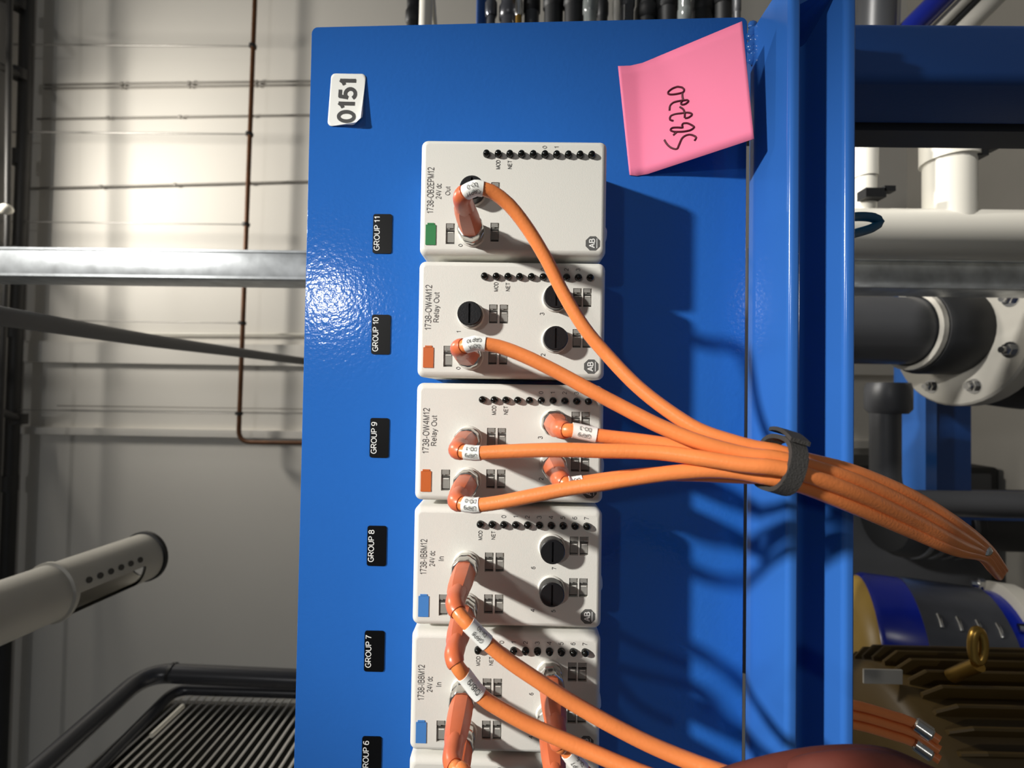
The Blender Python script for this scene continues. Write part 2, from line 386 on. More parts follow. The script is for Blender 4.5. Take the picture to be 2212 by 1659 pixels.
def make_module(i, kind, name_lines, marker, caps, label):
    X = -.072 * i
    t = thing('io_module', (X + (XW0 + XW1) / 2, 0, Z0), label, 'module', 'modules in a row on the blue panel')
    slots = [SINGLE]; pairs = []
    cols = [(8.0, 13.0)] if kind == 'OB2' else [(8.0, 13.0), (1.9, 6.8)]
    for xa, xb in ((-27.4, -16.4), (-51.4, -40.4)):
        for za, zb_ in cols: slots.append((xa, xb, za, zb_))
    if kind != 'OB2':
        for xa, xb in ((-17.0, -6.2), (-40.9, -30.1)):
            for za, zb_ in ((-40.9, -35.9), (-46.7, -41.7)): slots.append((xa, xb, za, zb_))
    holes = [(X + a * MM, X + b * MM, Z0 + c * MM, Z0 + d * MM) for a, b, c, d in slots]
    def ring(ins, y, r):
        return [V((x, y, z)) for x, z in rrect(X + XW0 + ins, X + XW1 - ins, Z0 - ZH + ins, Z0 + ZH - ins, r)]
    RS = [ring(0, -.0005, .004), ring(0, YF + .0042, .004), ring(.0004, YF + .0024, .0038), ring(.0014, YF + .0009, .003), ring(.0028, YF + .0001, .0022), ring(.0034, YF, .002)]
    body = rings(RS, True, False)
    ol = rrect(X + XW0 + .0034, X + XW1 - .0034, Z0 - ZH + .0034, Z0 + ZH - .0034, .002)
    mk('housing', join(body, cut_plate(ol, holes, YF, .0017)), 'module_grey', t, smooth=50)
    # foot boss on the lower edge
    mk('lug', lathe([(.006, 0), (.006, .002), (.004, .0034)], (X - .04, YF + .02, Z0 - ZH + .0003), (0, 0, -1), 16), 'module_grey', t, smooth=40)
    # ten round indicator lenses
    for k in range(10):
        inst('led_lens', led_mesh(), (X, YF, Z0 + (16.0 - 6.835 * k) * MM), t)
    # marker tags in the pockets
    for a, b, c, d in slots:
        xa, xb, za, zb_ = X + a * MM, X + b * MM, Z0 + c * MM, Z0 + d * MM
        w_ = xb - xa
        tg = mk('marker_tag', box((xa + .0012, YF + .0007, za + .0004), (xa + w_ * .60, YF + .0017, zb_ - .0004)), 'tag_grey', t)
        mk('tag_rib', box((xa + .0004, YF + .0010, za + .0003), (xa + .0009, YF + .0017, zb_ - .0003)), 'tag_dark', tg)
        mk('tag_rib', box((xa + w_ * .63, YF + .0005, za + .0002), (xa + w_ * .69, YF + .0017, zb_ - .0002)), 'tag_dark', tg)
        mk('tag_bar', box((xa + w_ * .545, YF + .0004, za + .0008), (xa + w_ * .585, YF + .0008, zb_ - .0012)), 'module_grey', tg)
        mk('tag_clip', box((xa + w_ * .78, YF + .0003, zb_ - (zb_ - za) * .85), (xb - .0001, YF + .0017, zb_ - .0002)), 'tag_grey', tg)
        mk('tag_clip', box((xa + w_ * .72, YF + .0006, zb_ - (zb_ - za) * .45), (xa + w_ * .79, YF + .0017, zb_ - .0002)), 'tag_grey', tg)
    # coloured key plate
    mk('key_plate', join(rplate(X - 53.9 * MM, X - 42.0 * MM, Z0 + 45.0 * MM, Z0 + 51.0 * MM, YF, YF - .0004, .0003),
                         box((X - 42.1 * MM, YF - .0004, Z0 + 46.0 * MM), (X - 41.0 * MM, YF, Z0 + 50.0 * MM))), marker, t)
    # ports
    keys = ('L1', 'L0') if kind == 'OB2' else ('L1', 'L0', 'R1', 'R0')
    for k in keys:
        p = port(i, k)
        inst('port_collar', collar_mesh(), p, t)
        if k in caps: inst('dust_cap', cap_mesh(), p + V((0, .0003, 0)), t)
    # print
    yp = YF - .00012
    def tx(s, x, z, h, wd=None, m='ink', bold=0): letters(t, s, X + x * MM, Z0 + z * MM, h * MM, yp, m, wd * MM if wd else None, bold)
    if kind == 'OB2':
        tx(name_lines[0], -21.6, 48.7, 4.0, 27.2, 'ink_light'); tx('24V dc', -22.2, 43.9, 3.4, 9.2, 'ink_light'); tx('Out', -21.9, 38.5, 3.0, 5.2, 'ink_light')
    elif kind == 'OW4':
        tx(name_lines[0], -18.6, 48.6, 3.9, 26.4, 'ink_light'); tx('Relay Out', -18.5, 43.6, 4.0, 17.6, 'ink_light')
    else:
        tx(name_lines[0], -19.5, 48.6, 3.9, 20.2, 'ink_light'); tx('24V dc', -20.5, 43.6, 3.3, 8.9, 'ink_light'); tx('In', -20.4, 38.4, 2.9, 2.6, 'ink_light')
    if kind == 'IB8':
        tx('MOD', -6.5, 15.9, 2.3, 5.4); tx('NET', -6.4, 8.4, 2.3, 4.8)
        for k in range(8): tx(str(k), 4.5, 2.5 - 6.835 * k, 2.7, None, 'ink_light')
        for s, x, z in (('6', -24.6, -15), ('7', -24.6, -27), ('4', -49.1, -15), ('5', -49.1, -27)): tx(s, x, z, 2.4)
    else:
        tx('MOD', -6.0, 9.2, 2.5, 5.4); tx('NET', -6.0, 2.3, 2.5, 4.9)
        for k in range(2 if kind == 'OB2' else 4): tx(str(k), 4.6, -18.0 - 6.835 * k, 2.6, None, 'ink_light')
        tx('0', -53.9, 30.4, 2.5); tx('1', -32.7, 30.6, 2.5)
        if kind == 'OW4': tx('3', -21.5, -17.9, 2.6); tx('2', -45.4, -18.8, 2.6)
    # octagon logo
    cx, cz = X - 51.8 * MM, Z0 - 46.9 * MM
    oc = [V((cx + 4.5 * MM * math.cos(math.radians(22.5 + 45 * k)), yp, cz + 4.5 * MM * math.sin(math.radians(22.5 + 45 * k)))) for k in range(8)]
    lg = mk('logo', rings([[p + V((0, .0001, 0)) for p in oc], oc]), 'logo_grey', t)
    letters(lg, 'AB', cx, cz + .5 * MM, 3.6 * MM, yp - .0001, 'print_white', 5.6 * MM, .025)
    mk('logo_line', box((cx - 2.8 * MM, yp - .0001, cz - 2.55 * MM), (cx + 2.8 * MM, yp, cz - 2.2 * MM)), 'print_white', lg)
    return t
make_module(0, 'OB2', ['1738-OB2EPM12'], 'mark_green', ('L1',), 'pale grey module marked 1738-OB2EPM12 with a green key plate, below GROUP 11')
make_module(1, 'OW4', ['1738-OW4M12'], 'mark_orange', ('L1', 'R1', 'R0'), 'pale grey Relay Out module with three black caps and orange key plate, below GROUP 10')
make_module(2, 'OW4', ['1738-OW4M12'], 'mark_orange', (), 'pale grey Relay Out module with four orange plugs fitted, below GROUP 9')
make_module(3, 'IB8', ['1738-IB8M12'], 'mark_blue', ('R1', 'R0'), 'pale grey 1738-IB8M12 module with two black caps and blue key plate, below GROUP 8')
make_module(4, 'IB8', ['1738-IB8M12'], 'mark_blue', (), 'pale grey 1738-IB8M12 module crossed by two orange cables, below GROUP 7')
make_module(5, 'IB8', ['1738-IB8M12'], 'mark_blue', (), 'pale grey module mostly cut off at the edge of the photo, below GROUP 6')
# ================================================================== LABELS ON THE PANEL
for num, (x0, y0, x1, y1) in {'11': (806, 463, 847, 548), '10': (803, 680, 843.6, 765.5), '9': (799.5, 903, 840.5, 988.5), '8': (793.5, 1135.5, 835, 1222), '7': (787.5, 1362, 830.5, 1450), '6': (782, 1590, 824, 1678)}.items():
    a = U(x0, (y0 + y1) / 2, 0); b = U(x1, (y0 + y1) / 2, 0); c = U((x0 + x1) / 2, y0, 0); d = U((x0 + x1) / 2, y1, 0)
    g = mk('group_label', rplate(d.x, c.x, b.z, a.z, 0, -.0006, .0016), 'black_plate', origin=V(((c.x + d.x) / 2, 0, b.z)))
    props(g, {'11': 'black label plate reading GROUP 11, above the module with the green key plate', '10': 'black label plate reading GROUP 10, above the module with three black caps',
              '9': 'black label plate reading GROUP 9, above the module with four orange plugs', '8': 'black label plate reading GROUP 8, above the module with two black caps',
              '7': 'black label plate reading GROUP 7, next to last towards the photo edge', '6': 'black label plate reading GROUP 6, cut off by the photo edge'}[num], 'label', 'black group labels on the panel')
    sh = -.0008 if num in ('11', '10', '9') else 0
    wdt = (c.x - d.x) * (.86 if len(num) == 2 else .80)
    letters(g, 'GROUP ' + num, (c.x + d.x) / 2 + sh * 0, a.z - .0028, .0040, -.00075, 'print_white', wdt)
# number sticker with a lifted corner
def sheet(nu, nv, f):
    vs = [f(i / nu, j / nv) for i in range(nu + 1) for j in range(nv + 1)]; m_ = nv + 1
    return vs, [(i * m_ + j, (i + 1) * m_ + j, (i + 1) * m_ + j + 1, i * m_ + j + 1) for i in range(nu) for j in range(nv)]
SQ = [(716.5, 160), (791, 161), (785.5, 276), (708, 273)]     # tl, tr, br, bl in the photo
def stick(u, v, lift=0):
    px = (SQ[0][0] * (1 - u) + SQ[1][0] * u) * (1 - v) + (SQ[3][0] * (1 - u) + SQ[2][0] * u) * v
    py = (SQ[0][1] * (1 - u) + SQ[1][1] * u) * (1 - v) + (SQ[3][1] * (1 - u) + SQ[2][1] * u) * v
    p = U(px, py, 0); k = max(0, u * .9 + v * 1.35 - 1.95)
    # curl the corner up towards the viewer and back over the sheet
    return p + V((k * .006, -.0005 - lift - k * .020, k * .004))
def rsheet(f, n, r0, r1):
    ol = []
    for cx, cy, a in ((1 - r0, 1 - r1, 0), (r0, 1 - r1, 90), (r0, r1, 180), (1 - r0, r1, 270)):
        for k in range(6):
            t = math.radians(a + 18 * k); ol.append(V((cx + r0 * math.cos(t), cy + r1 * math.sin(t))))
    pts = ol + [V(((i + .5) / n, (j + .5) / n)) for i in range(n) for j in range(n) if 0 < i < n - 1 or 0 < j < n - 1]
    vv, _, ff, *_ = delaunay_2d_cdt(pts, [(i, (i + 1) % len(ol)) for i in range(len(ol))], [], 1, 1e-6)
    return [f(p.x, p.y) for p in vv], [tuple(q) for q in ff]
def thicken(o, t):
    m_ = o.modifiers.new('thickness', 'SOLIDIFY'); m_.thickness = t; m_.offset = 0
stk = mk('number_sticker', rsheet(stick, 14, .12, .08), 'sleeve', smooth=60, origin=stick(.5, 1)); thicken(stk, .0002)
props(stk, 'white sticker numbered 0151 with one corner peeling off the blue panel', 'sticker')
vs, fs, asp = text2d('0151', .045)
# text reads up the photo: text x -> decreasing v, text y -> decreasing u
mk('lettering', ([stick(.51 - b * .53, .515 - a * .84, .0003 + 3 * e) for (a, b), e in zip(vs, STEP[('0151', .045)])], fs), 'ink', stk)
# pink sticky note
def lerp(a, b, t): return a + (b - a) * t
NT = [(0, (1335, 143), (1360, 378)), (.10, (1362, 142), (1376, 380)), (.2, (1388, 136), (1399, 376)), (1, (1603, 46), (1629, 300))]
def note_px(u, v):
    for (u0, a0, b0), (u1, a1, b1) in zip(NT, NT[1:]):
        if u <= u1:
            t = (u - u0) / (u1 - u0)
            return (lerp(lerp(a0[0], a1[0], t), lerp(b0[0], b1[0], t), v), lerp(lerp(a0[1], a1[1], t), lerp(b0[1], b1[1], t), v))
    return note_px(1, v)
def note_y(u):
    s = max(0, u - .13); return -.0006 - .0275 * (math.sqrt(s * s + .006) - math.sqrt(.006)) / .80
def note(u, v, off=0):
    return U(*note_px(u, v), note_y(u) - off)
nt_ = mk('sticky_note', sheet(40, 12, note), 'pink', smooth=70, origin=note(0, .5)); thicken(nt_, .00025)
props(nt_, 'pink sticky note with handwriting, one end lifting off the blue panel', 'note')
STR = [[(640, 705), (590, 725), (550, 760), (565, 780), (620, 778), (690, 762), (706, 740), (690, 715), (640, 705)],
       [(690, 768), (690, 800), (700, 840)],
       [(565, 935), (570, 890), (600, 860), (650, 845), (700, 838), (740, 835), (746, 850), (720, 872), (690, 880), (675, 865), (695, 835)],
       [(665, 900), (700, 925), (712, 960), (712, 1005)],
       [(600, 1035), (570, 1025), (575, 990), (620, 970), (680, 962), (740, 955), (779, 965), (775, 987), (740, 1008), (715, 1010)],
       [(697, 1060), (740, 1060), (790, 1083), (802, 1100), (770, 1125), (700, 1140), (640, 1142), (600, 1140), (574, 1125), (590, 1105), (640, 1100), (692, 1102), (685, 1080), (697, 1060)],
       [(600, 1175), (640, 1140)],
       [(515, 1220), (540, 1260), (580, 1295), (635, 1308), (660, 1260), (690, 1200), (740, 1172), (790, 1175), (823, 1198), (805, 1228)]]
def note_inv(px, py):
    u, v = .5, .5
    for _ in range(30):
        p = note_px(u, v); e = 1e-4
        a = note_px(u + e, v); b = note_px(u, v + e)
        j = [[(a[0] - p[0]) / e, (b[0] - p[0]) / e], [(a[1] - p[1]) / e, (b[1] - p[1]) / e]]
        det = j[0][0] * j[1][1] - j[0][1] * j[1][0]; dx, dy = px - p[0], py - p[1]
        u += (dx * j[1][1] - dy * j[0][1]) / det; v += (dy * j[0][0] - dx * j[1][0]) / det
        u = min(.99, max(.01, u))
    return u, v
for s in STR:
    q = [note(*note_inv(1320 + a / 4.484, 30 + b / 4.484), .0003) for a, b in s]
    mk('pen_stroke', tube(catmull(q, .0008), .00062, 6), 'marker_pen', nt_, smooth=60)
# ================================================================== CABLES
R_C = .00325
def nut_mesh(base, parent):
    kn = lambda k: 1.0 if k % 4 < 2 else .955
    o = mk('coupling_nut', lathe([(6.2 * MM, .6 * MM), (7.1 * MM, 1.2 * MM), (7.1 * MM, 5.0 * MM), (6.6 * MM, 5.6 * MM), (6.6 * MM, 7.2 * MM), (7.4 * MM, 7.8 * MM), (7.4 * MM, 12.2 * MM), (6.9 * MM, 13.2 * MM), (5.8 * MM, 13.4 * MM)], base, (0, -1, 0), 36, mod=kn), 'nickel', parent, smooth=32)
    return o
def label_sleeve(parent, path, cum, s0, ln, lines, rr):
    tot = cum[-1]
    def at(s):
        s = max(0, min(tot, s))
        for i in range(len(cum) - 1):
            if cum[i + 1] >= s:
                t = (s - cum[i]) / max(1e-9, cum[i + 1] - cum[i]); return path[i].lerp(path[i + 1], t)
        return path[-1]
    seg = [at(s0 + ln * k / 10) for k in range(11)]
    sl = mk('label_sleeve', tube(seg, rr + .00035, 20), 'sleeve', parent, smooth=50)
    c = at(s0 + ln / 2); ax = (at(s0) - at(s0 + ln)).normalized()       # reads back towards the plug
    fac = CAM - c; fac = (fac - ax * fac.dot(ax)).normalized(); up = fac.cross(ax)
    R_ = rr + .0006; rows = [(.00135, lines[0]), (-.0018, lines[1])] if len(lines) == 2 else [(0, lines[0])]
    for off, s in rows:
        vs, fs, asp = text2d(s); h = .0020 if len(lines) == 2 else .0027; wd = min(ln * .78, h * asp)
        bm = bmesh.new(); bv = [bm.verts.new((u * wd, v * h + off, 3 * e)) for (u, v), e in zip(vs, STEP[(s, 0)])]
        for f in fs:
            try: bm.faces.new([bv[i] for i in f])
            except ValueError: pass
        bmesh.ops.subdivide_edges(bm, edges=bm.edges[:], cuts=1, use_grid_fill=True); bm.verts.index_update()
        W = []
        for v in bm.verts:
            th_ = v.co.y / R_; cc = at(s0 + ln / 2 - v.co.x)
            W.append(cc + (fac * math.cos(th_) + up * math.sin(th_)) * (R_ + v.co.z))
        mk('lettering', (W, [tuple(v.index for v in f.verts) for f in bm.faces]), 'ink', sl); bm.free()
def cable(pt, ctrl, label, lines=None, s0=.004, ln=.010, group='orange plug cables', hend=.0555, tilt=(0, 0)):
    """pt: port point on a module face; ctrl: (px, py, depth) way points"""
    t = thing('plug_cable', pt, label, 'cable', group)
    nut_mesh(pt, t)
    ax = V((0, -1, 0))
    # faceted moulded body
    oc = lambda k: 1.0 if k % 2 else .93
    mk('plug_body', lathe([(5.6 * MM, 12.6 * MM), (6.5 * MM, 13.6 * MM), (6.6 * MM, 20 * MM), (6.3 * MM, 30 * MM), (5.6 * MM, 38 * MM), (5.0 * MM, 41 * MM)], pt, (0, -1, 0), 12, mod=oc), 'conn_body', t, smooth=18)
    A = pt + ax * .038; K = pt + ax * hend
    Q = [U(*c) for c in ctrl]
    d = (Q[0] - K)
    K2 = K + d.normalized() * min(.010, d.length * .8)
    bend = []
    K0 = pt + ax * (hend - .0075)
    for k in range(9):
        q = k / 8; bend.append(K0 * (1 - q) ** 2 + K * 2 * q * (1 - q) + K2 * q * q)
    boot = [A, A.lerp(K0, .5)] + bend[:6]
    bt = mk('boot', tube(boot, lambda q: .0050 - .0009 * q if q < .97 else .0038, 16), 'conn_body', t, smooth=60)
    path = [A] + bend[:-1] + catmull([K2] + Q, .0035)
    mk('jacket', tube(path, R_C, 14), 'jacket', t, smooth=60)
    cum = [0]
    for i in range(1, len(path)): cum.append(cum[-1] + (path[i] - path[i - 1]).length)
    if lines:
        sb = cum[len(bend)]
        label_sleeve(t, path, cum, sb + s0, ln, lines, R_C)
    return t
TAIL = {  # way points through the strap and beyond
    'A': [(1672, 974, -.1205), (1735, 992, -.121), (1850, 1022, -.114), (1980, 1078, -.100), (2080, 1142, -.080), (2132, 1186, -.035), (2154, 1212, .04), (2168, 1230, .15)],
    'B': [(1672, 989, -.1265), (1735, 1004, -.1265), (1850, 1040, -.119), (1975, 1098, -.104), (2070, 1155, -.083), (2128, 1191, -.035), (2150, 1217, .04), (2164, 1235, .15)],
    'C': [(1672, 1010, -.1315), (1735, 1024, -.131), (1850, 1066, -.123), (1970, 1122, -.107), (2065, 1172, -.086), (2124, 1196, -.035), (2146, 1222, .04), (2160, 1240, .15)],
    'D': [(1672, 1034, -.1270), (1735, 1050, -.1265), (1850, 1096, -.118), (1965, 1146, -.103), (2060, 1186, -.084), (2121, 1202, -.035), (2143, 1228, .04), (2157, 1246, .15)],
    'E': [(1672, 1003, -.1195), (1735, 1019, -.119), (1850, 1056, -.112), (1970, 1112, -.098), (2065, 1164, -.078), (2126, 1194, -.035), (2148, 1220, .04), (2162, 1238, .15)],
    'F': [(1672, 1030, -.1200), (1735, 1040, -.1195), (1850, 1078, -.1115), (1970, 1132, -.097), (2062, 1178, -.078), (2123, 1199, -.035), (2145, 1225, .04), (2159, 1243, .15)]}
cable(port(0, 'L0'), [(1030, 406, -.1010), (1062, 414, -.100), (1100, 443, -.098), (1140, 494, -.096), (1180, 560, -.094), (1216, 632, -.093), (1262, 708, -.094), (1316, 772, -.096), (1376, 834, -.101), (1440, 885, -.107), (1508, 928, -.113), (1575, 952, -.117), (1630, 967, -.119)] + TAIL['A'],
      'orange cable plugged into the GROUP 11 module, longest sweep to the strap', ['GRP11', 'DO-0'], -.0042, .0088)
cable(port(1, 'L0'), [(1030, 741, -.1010), (1075, 748, -.101), (1130, 768, -.102), (1200, 802, -.104), (1270, 840, -.107), (1340, 877, -.110), (1420, 918, -.115), (1506, 953, -.120), (1598, 979, -.124), (1640, 986, -.126)] + TAIL['B'],
      'orange cable plugged into the GROUP 10 module beside three black caps', ['DO-A', 'GRP10'], -.0035, .0094)
cable(port(2, 'L1'), [(1030, 979, -.1010), (1080, 976, -.103), (1150, 973, -.106), (1225, 972, -.109), (1300, 974, -.112), (1370, 975, -.115), (1437, 979, -.119), (1529, 992, -.125), (1598, 1003, -.129), (1640, 1007, -.131)] + TAIL['C'],
      'orange cable running nearly straight from port 1 of the GROUP 9 module', ['GRP9', 'DO-1'], -.0036, .0074)
cable(port(2, 'L0'), [(1028, 1092, -.1010), (1080, 1085, -.103), (1150, 1071, -.106), (1225, 1056, -.109), (1300, 1045, -.113), (1370, 1033, -.116), (1440, 1023, -.119), (1529, 1016, -.122), (1600, 1020, -.125), (1640, 1028, -.1265)] + TAIL['D'],
      'orange cable from port 0 of the GROUP 9 module, lowest of its fan', ['GRP9', 'DO-0'], -.0038, .0078)
cable(port(2, 'R1'), [(1242, 930, -.1000), (1300, 942, -.101), (1360, 949, -.103), (1420, 957, -.106), (1495, 970, -.110), (1570, 986, -.114), (1630, 998, -.118)] + TAIL['E'],
      'orange cable from port 3 of the GROUP 9 module with sleeve reading DO-3', ['GRP9', 'DO-3'], .0002, .0112)
cable(port(2, 'R0'), [(1232, 1047, -.0980), (1290, 1038, -.0985), (1350, 1030, -.101), (1420, 1024, -.105), (1495, 1024, -.110), (1570, 1027, -.115), (1630, 1029, -.119)] + TAIL['F'],
      'orange cable from port 2 of the GROUP 9 module, passing under a longer cable', ['GRP9', 'DO-2'], -.0015, .009)
cable(port(3, 'L1'), [(1012, 1348, -.1030), (1052, 1388, -.103), (1100, 1428, -.104), (1165, 1472, -.106), (1235, 1517, -.108), (1310, 1560, -.111), (1400, 1606, -.115), (1490, 1644, -.120), (1590, 1680, -.126), (1720, 1720, -.13)],
      'orange cable with sleeve reading GRP8 DI-10 from the GROUP 8 module', ['GRP8', 'DI-10'], .0020, .0120)
cable(port(3, 'L0'), [(1006, 1462, -.0990), (1040, 1504, -.099), (1085, 1534, -.100), (1150, 1569, -.102), (1225, 1602, -.105), (1300, 1634, -.109), (1380, 1668, -.114), (1480, 1705, -.12)],
      'orange cable with sleeve reading DI8/9 from the lower GROUP 8 port', ['DI8/9'], .0005, .0120)
cable(port(4, 'L1'), [(1000, 1665, -.1030), (1040, 1710, -.103), (1120, 1760, -.105)],
      'orange plug hanging over the GROUP 6 module edge from the GROUP 7 module', None)
cable(port(4, 'L0'), [(1020, 1770, -.100), (1060, 1810, -.100)],
      'orange plug partly hidden behind another plug on the GROUP 7 module', None)
cable(port(4, 'R1'), [(1216, 1610, -.094), (1250, 1655, -.094), (1300, 1700, -.095), (1380, 1750, -.098)],
      'orange cable from the upper right port of the GROUP 7 module with white sleeve', ['GRP7', 'DI-6'], .006, .011)
cable(port(4, 'R0'), [(1222, 1740, -.098), (1280, 1790, -.098)],
      'orange plug in the lower right port of the GROUP 7 module', None)
gl = U(2130, 1189, -.052)
props(mk('chrome_fitting', lathe([(.001, -.003), (.0022, -.002), (.0028, 0), (.0022, .002), (.001, .003)], gl, V((1, -.5, .5)), 12), 'chrome', smooth=60, origin=gl), 'small shiny chrome fitting at the far end of the cable bundle', 'fitting')
# strap around the six cables
sc = U(1681, 1003, -.1250); axd = (U(1735, 1020, -.125) - U(1640, 992, -.125)).normalized()
fa, fb = None, None
tow = (CAM - sc); tow = (tow - axd * tow.dot(axd)).normalized(); sid = tow.cross(axd).normalized()
def strap_loop(ro, ri, wdh):
    def sq(t, a, b):
        c, s = math.cos(t), math.sin(t); p = 2.6
        k = (abs(c) ** p + abs(s) ** p) ** (-1 / p); return c * k * a, s * k * b
    n = 32; rs = []
    for rad, wx in ((0, -wdh / 2), (1, -wdh / 2), (1, wdh / 2), (0, wdh / 2), (0, -wdh / 2)):
        ring = []
        for k in range(n):
            t = 2 * math.pi * k / n; a, b = sq(t, .0099 + rad * .0018, .0090 + rad * .0018)
            ring.append(sc + sid * a + tow * b + axd * (wx + .0015 * math.sin(t)))
        rs.append(ring)
    return rings(rs, False, False)
st = thing('cable_strap', sc, 'black fabric strap tying the six orange cables together', 'strap')
mk('loop', strap_loop(0, 0, .0068), 'strap', st, smooth=50)
b0 = sc + sid * -.0118; tb = []
sgn = -1 if (U(1690, 950, -.125) - sc).dot(sid) < 0 else 1
tq = []
for k in range(7):
    q = k / 6; tq.append(sc + sid * (sgn * (.0100 + .0032 * math.sin(q * 2.2))) + tow * (.0085 - .017 * q))
rs_ = []
for p in tq:
    rs_.append([p + axd * -.0030, p + axd * .0048, p + axd * .0048 + sid * sgn * .0016, p + axd * -.0030 + sid * sgn * .0016])
mk('tail', rings(rs_), 'strap', st, smooth=50)
# ================================================================== BACKGROUND, UPPER PART OF THE PLACE (picture left)
# galvanised strut standing behind the panel
ys = .352
s0 = U(300, 536, ys).x; s1 = U(300, 601, ys).x
stt = thing('strut_post', (s0, ys, 0), 'galvanised steel strut post standing right behind the blue panel', 'post')
dp = .056; wt = .003
lip = [(s1, ys), (s0, ys), (s0, ys + dp), (s1, ys + dp)]
so = [[V((x, y, z)) for x, y in rrect(s1, s0, ys, ys + dp, .004, 4)] for z in (0, 3.66)]
mk('strut', rings(so), 'galv', stt, smooth=40)
mk('strut_lip', box((s0 - .0045, ys - .002, 0), (s0 - .001, ys + .001, 3.66)), 'galv', stt)
mk('strut_lip', box((s1 + .001, ys - .002, 0), (s1 + .0045, ys + .001, 3.66)), 'galv', stt)
# grey hose
hp = catmull([U(-260, 640, .12), U(-40, 676, .20), U(120, 702, .30), U(330, 736, .52), U(520, 762, .85), U(700, 786, 1.25), U(900, 812, 1.56)], .02)
hs = mk('grey_hose', tube(hp, .0118, 18), 'grey_hose', smooth=60, origin=hp[-1])
props(hs, 'thick dark grey hose sloping across in front of the white wall', 'hose')
# rusty pipe on the wall with hanger rods
yr = 1.5
rp = [U(553, -60, yr), U(548, 100, yr), U(538, 290, yr), U(528, 520, yr), U(524, 720, yr), U(515, 955, yr), U(760, 958, yr)]
pth = fillet(rp[:1] + [rp[5], rp[6]], .05, 6)
rpp = thing('wall_pipe', rp[5], 'thin rust-brown pipe running along the white wall and turning downward', 'pipe')
mk('pipe', tube(pth, .0085, 14), 'rust_pipe', rpp, smooth=60)
for y_ in (100, 290, 485, 698, 893):
    t = (y_ - 0) / 955.; x_ = 552 + (516 - 552) * t
    mk('clamp', lathe([(.014, -.006), (.014, .006)], U(x_ - 2, y_, yr), V((-1, 0, .04)), 12), 'dark_steel', rpp)
rods = [(100, 0, 'bright hanger rod nearest the picture corner, holding the rusty pipe', 3), (290, 0, 'bright hanger rod holding the rusty pipe near its middle', 3.4), (485, 0, 'thin hanger rod holding the rusty pipe just beside the galvanised strut', 2.6), (698, 0, 'thin hanger rod holding the rusty pipe, crossed by the grey hose', 2.2), (893, 0, 'faint hanger rod holding the rusty pipe near its bend', 2.2)]
for y_, _, lb, wpx in rods:
    t = y_ / 955.; x_ = 552 + (516 - 552) * t
    a = U(x_, y_, yr); d = tube([a + V((0, 0, .004)), V((a.x, a.y, 3.66))], wpx * .0009, 8)
    props(mk('hanger_rod', d, 'rod', smooth=60, origin=V((a.x, a.y, 3.66))), lb, 'rod', 'hanger rods of the rusty pipe')
yc = 1.585
cnd = [((120, 183), (700, 175), 4, 'conduit', 'thin grey conduit on the wall, left one of a close pair'), ((120, 191), (700, 183), 4, 'conduit', 'thin grey conduit on the wall, right one of a close pair'),
       ((80, 257), (700, 248), 4, 'conduit', 'single knobbly grey conduit on the wall between the pair and a bright rod'), ((60, 407), (700, 391), 4.2, 'conduit', 'grey conduit on the brightest patch of the white wall'),
       ((300, 721), (760, 723), 5, 'pvc_white', 'white conduit on the wall just below the grey hose'), ((250, 878), (760, 885), 2, 'conduit', 'hair-thin wire on the shaded wall near the rusty pipe bend')]
for a, b, wpx, mt, lb in cnd:
    p = U(*a, yc); q = U(*b, yc)
    tt = (3.60 - p.z) / (p.z - q.z); p2 = p + (p - q) * max(0, min(tt, .25))
    o = thing('wall_conduit', p2, lb, 'conduit', 'thin conduits on the white wall')
    mk('conduit', tube([p2, q, q + (q - p) * .4], wpx * .00095, 10), mt, o, smooth=60)
    if wpx == 4.2 or wpx == 4:
        for k in (.25, .5, .75):
            mk('clip', lathe([(.007, -.005), (.007, .005)], p.lerp(q, k), (q - p), 8), 'conduit', o)
# trim running up the wall (raised band that catches a soft shadow)
props(mk('trim_1', box((U(300, 925, 1.59).x - .03, 1.575, .0), (U(300, 925, 1.59).x, 1.6, 3.66)), 'wall'), None, None, None, 'structure')
props(mk('trim_2', box((U(300, 770, 1.59).x - .03, 1.578, .0), (U(300, 735, 1.59).x - .01, 1.6, 3.66)), 'wall'), None, None, None, 'structure')
# dark pipes and beams under the ceiling
def ceil_pipe(name, pts, r, m, lb, cat='pipe', n=14, sp=None):
    o = thing(name, pts[0], lb, cat, 'dark services under the ceiling'); mk('pipe', tube([V(p) for p in pts], r, n), m, o, smooth=60)
    for k in sp or []:
        a = V(pts[0]).lerp(V(pts[-1]), k); mk('coupling', lathe([(r * 1.25, -.03), (r * 1.25, .03)], a, V(pts[-1]) - V(pts[0]), 14), m, o, smooth=40)
    return o
ceil_pipe('sprinkler_pipe', [U(66, -300, 1.50), U(52, 300, 1.50), U(32, 800, 1.50), U(5, 1500, 1.50), U(-10, 1900, 1.50)], .022, 'dark_steel', 'dark pipe along the top of the white wall under the ceiling', sp=(.30, .47, .62))
ceil_pipe('ceiling_pipe', [U(24, -300, 1.3), U(16, 500, 1.3), U(-30, 1700, 1.3)], .009, 'dark_steel', 'thin dark pipe beside the ceiling, nearest the picture edge')
for y_, lb in ((10, 'dark ceiling bracket at the picture corner'), (160, 'dark ceiling bracket between the two bright hanger rods'), (545, 'dark ceiling bracket beside the galvanised strut'), (905, 'dark ceiling bracket by the shaded end of the wall')):
    p = U(40, y_, 1.48); q = U(-60, y_ - 40, 1.2)
    o = thing('ceiling_bracket', q, lb, 'bracket', 'brackets under the ceiling')
    mk('arm', tube([p, q], .014, 10), 'dark_steel', o, smooth=60)
    mk('collar', lathe([(.028, -.02), (.028, .02)], p, V((1, 0, 0)), 14), 'dark_steel', o, smooth=40)
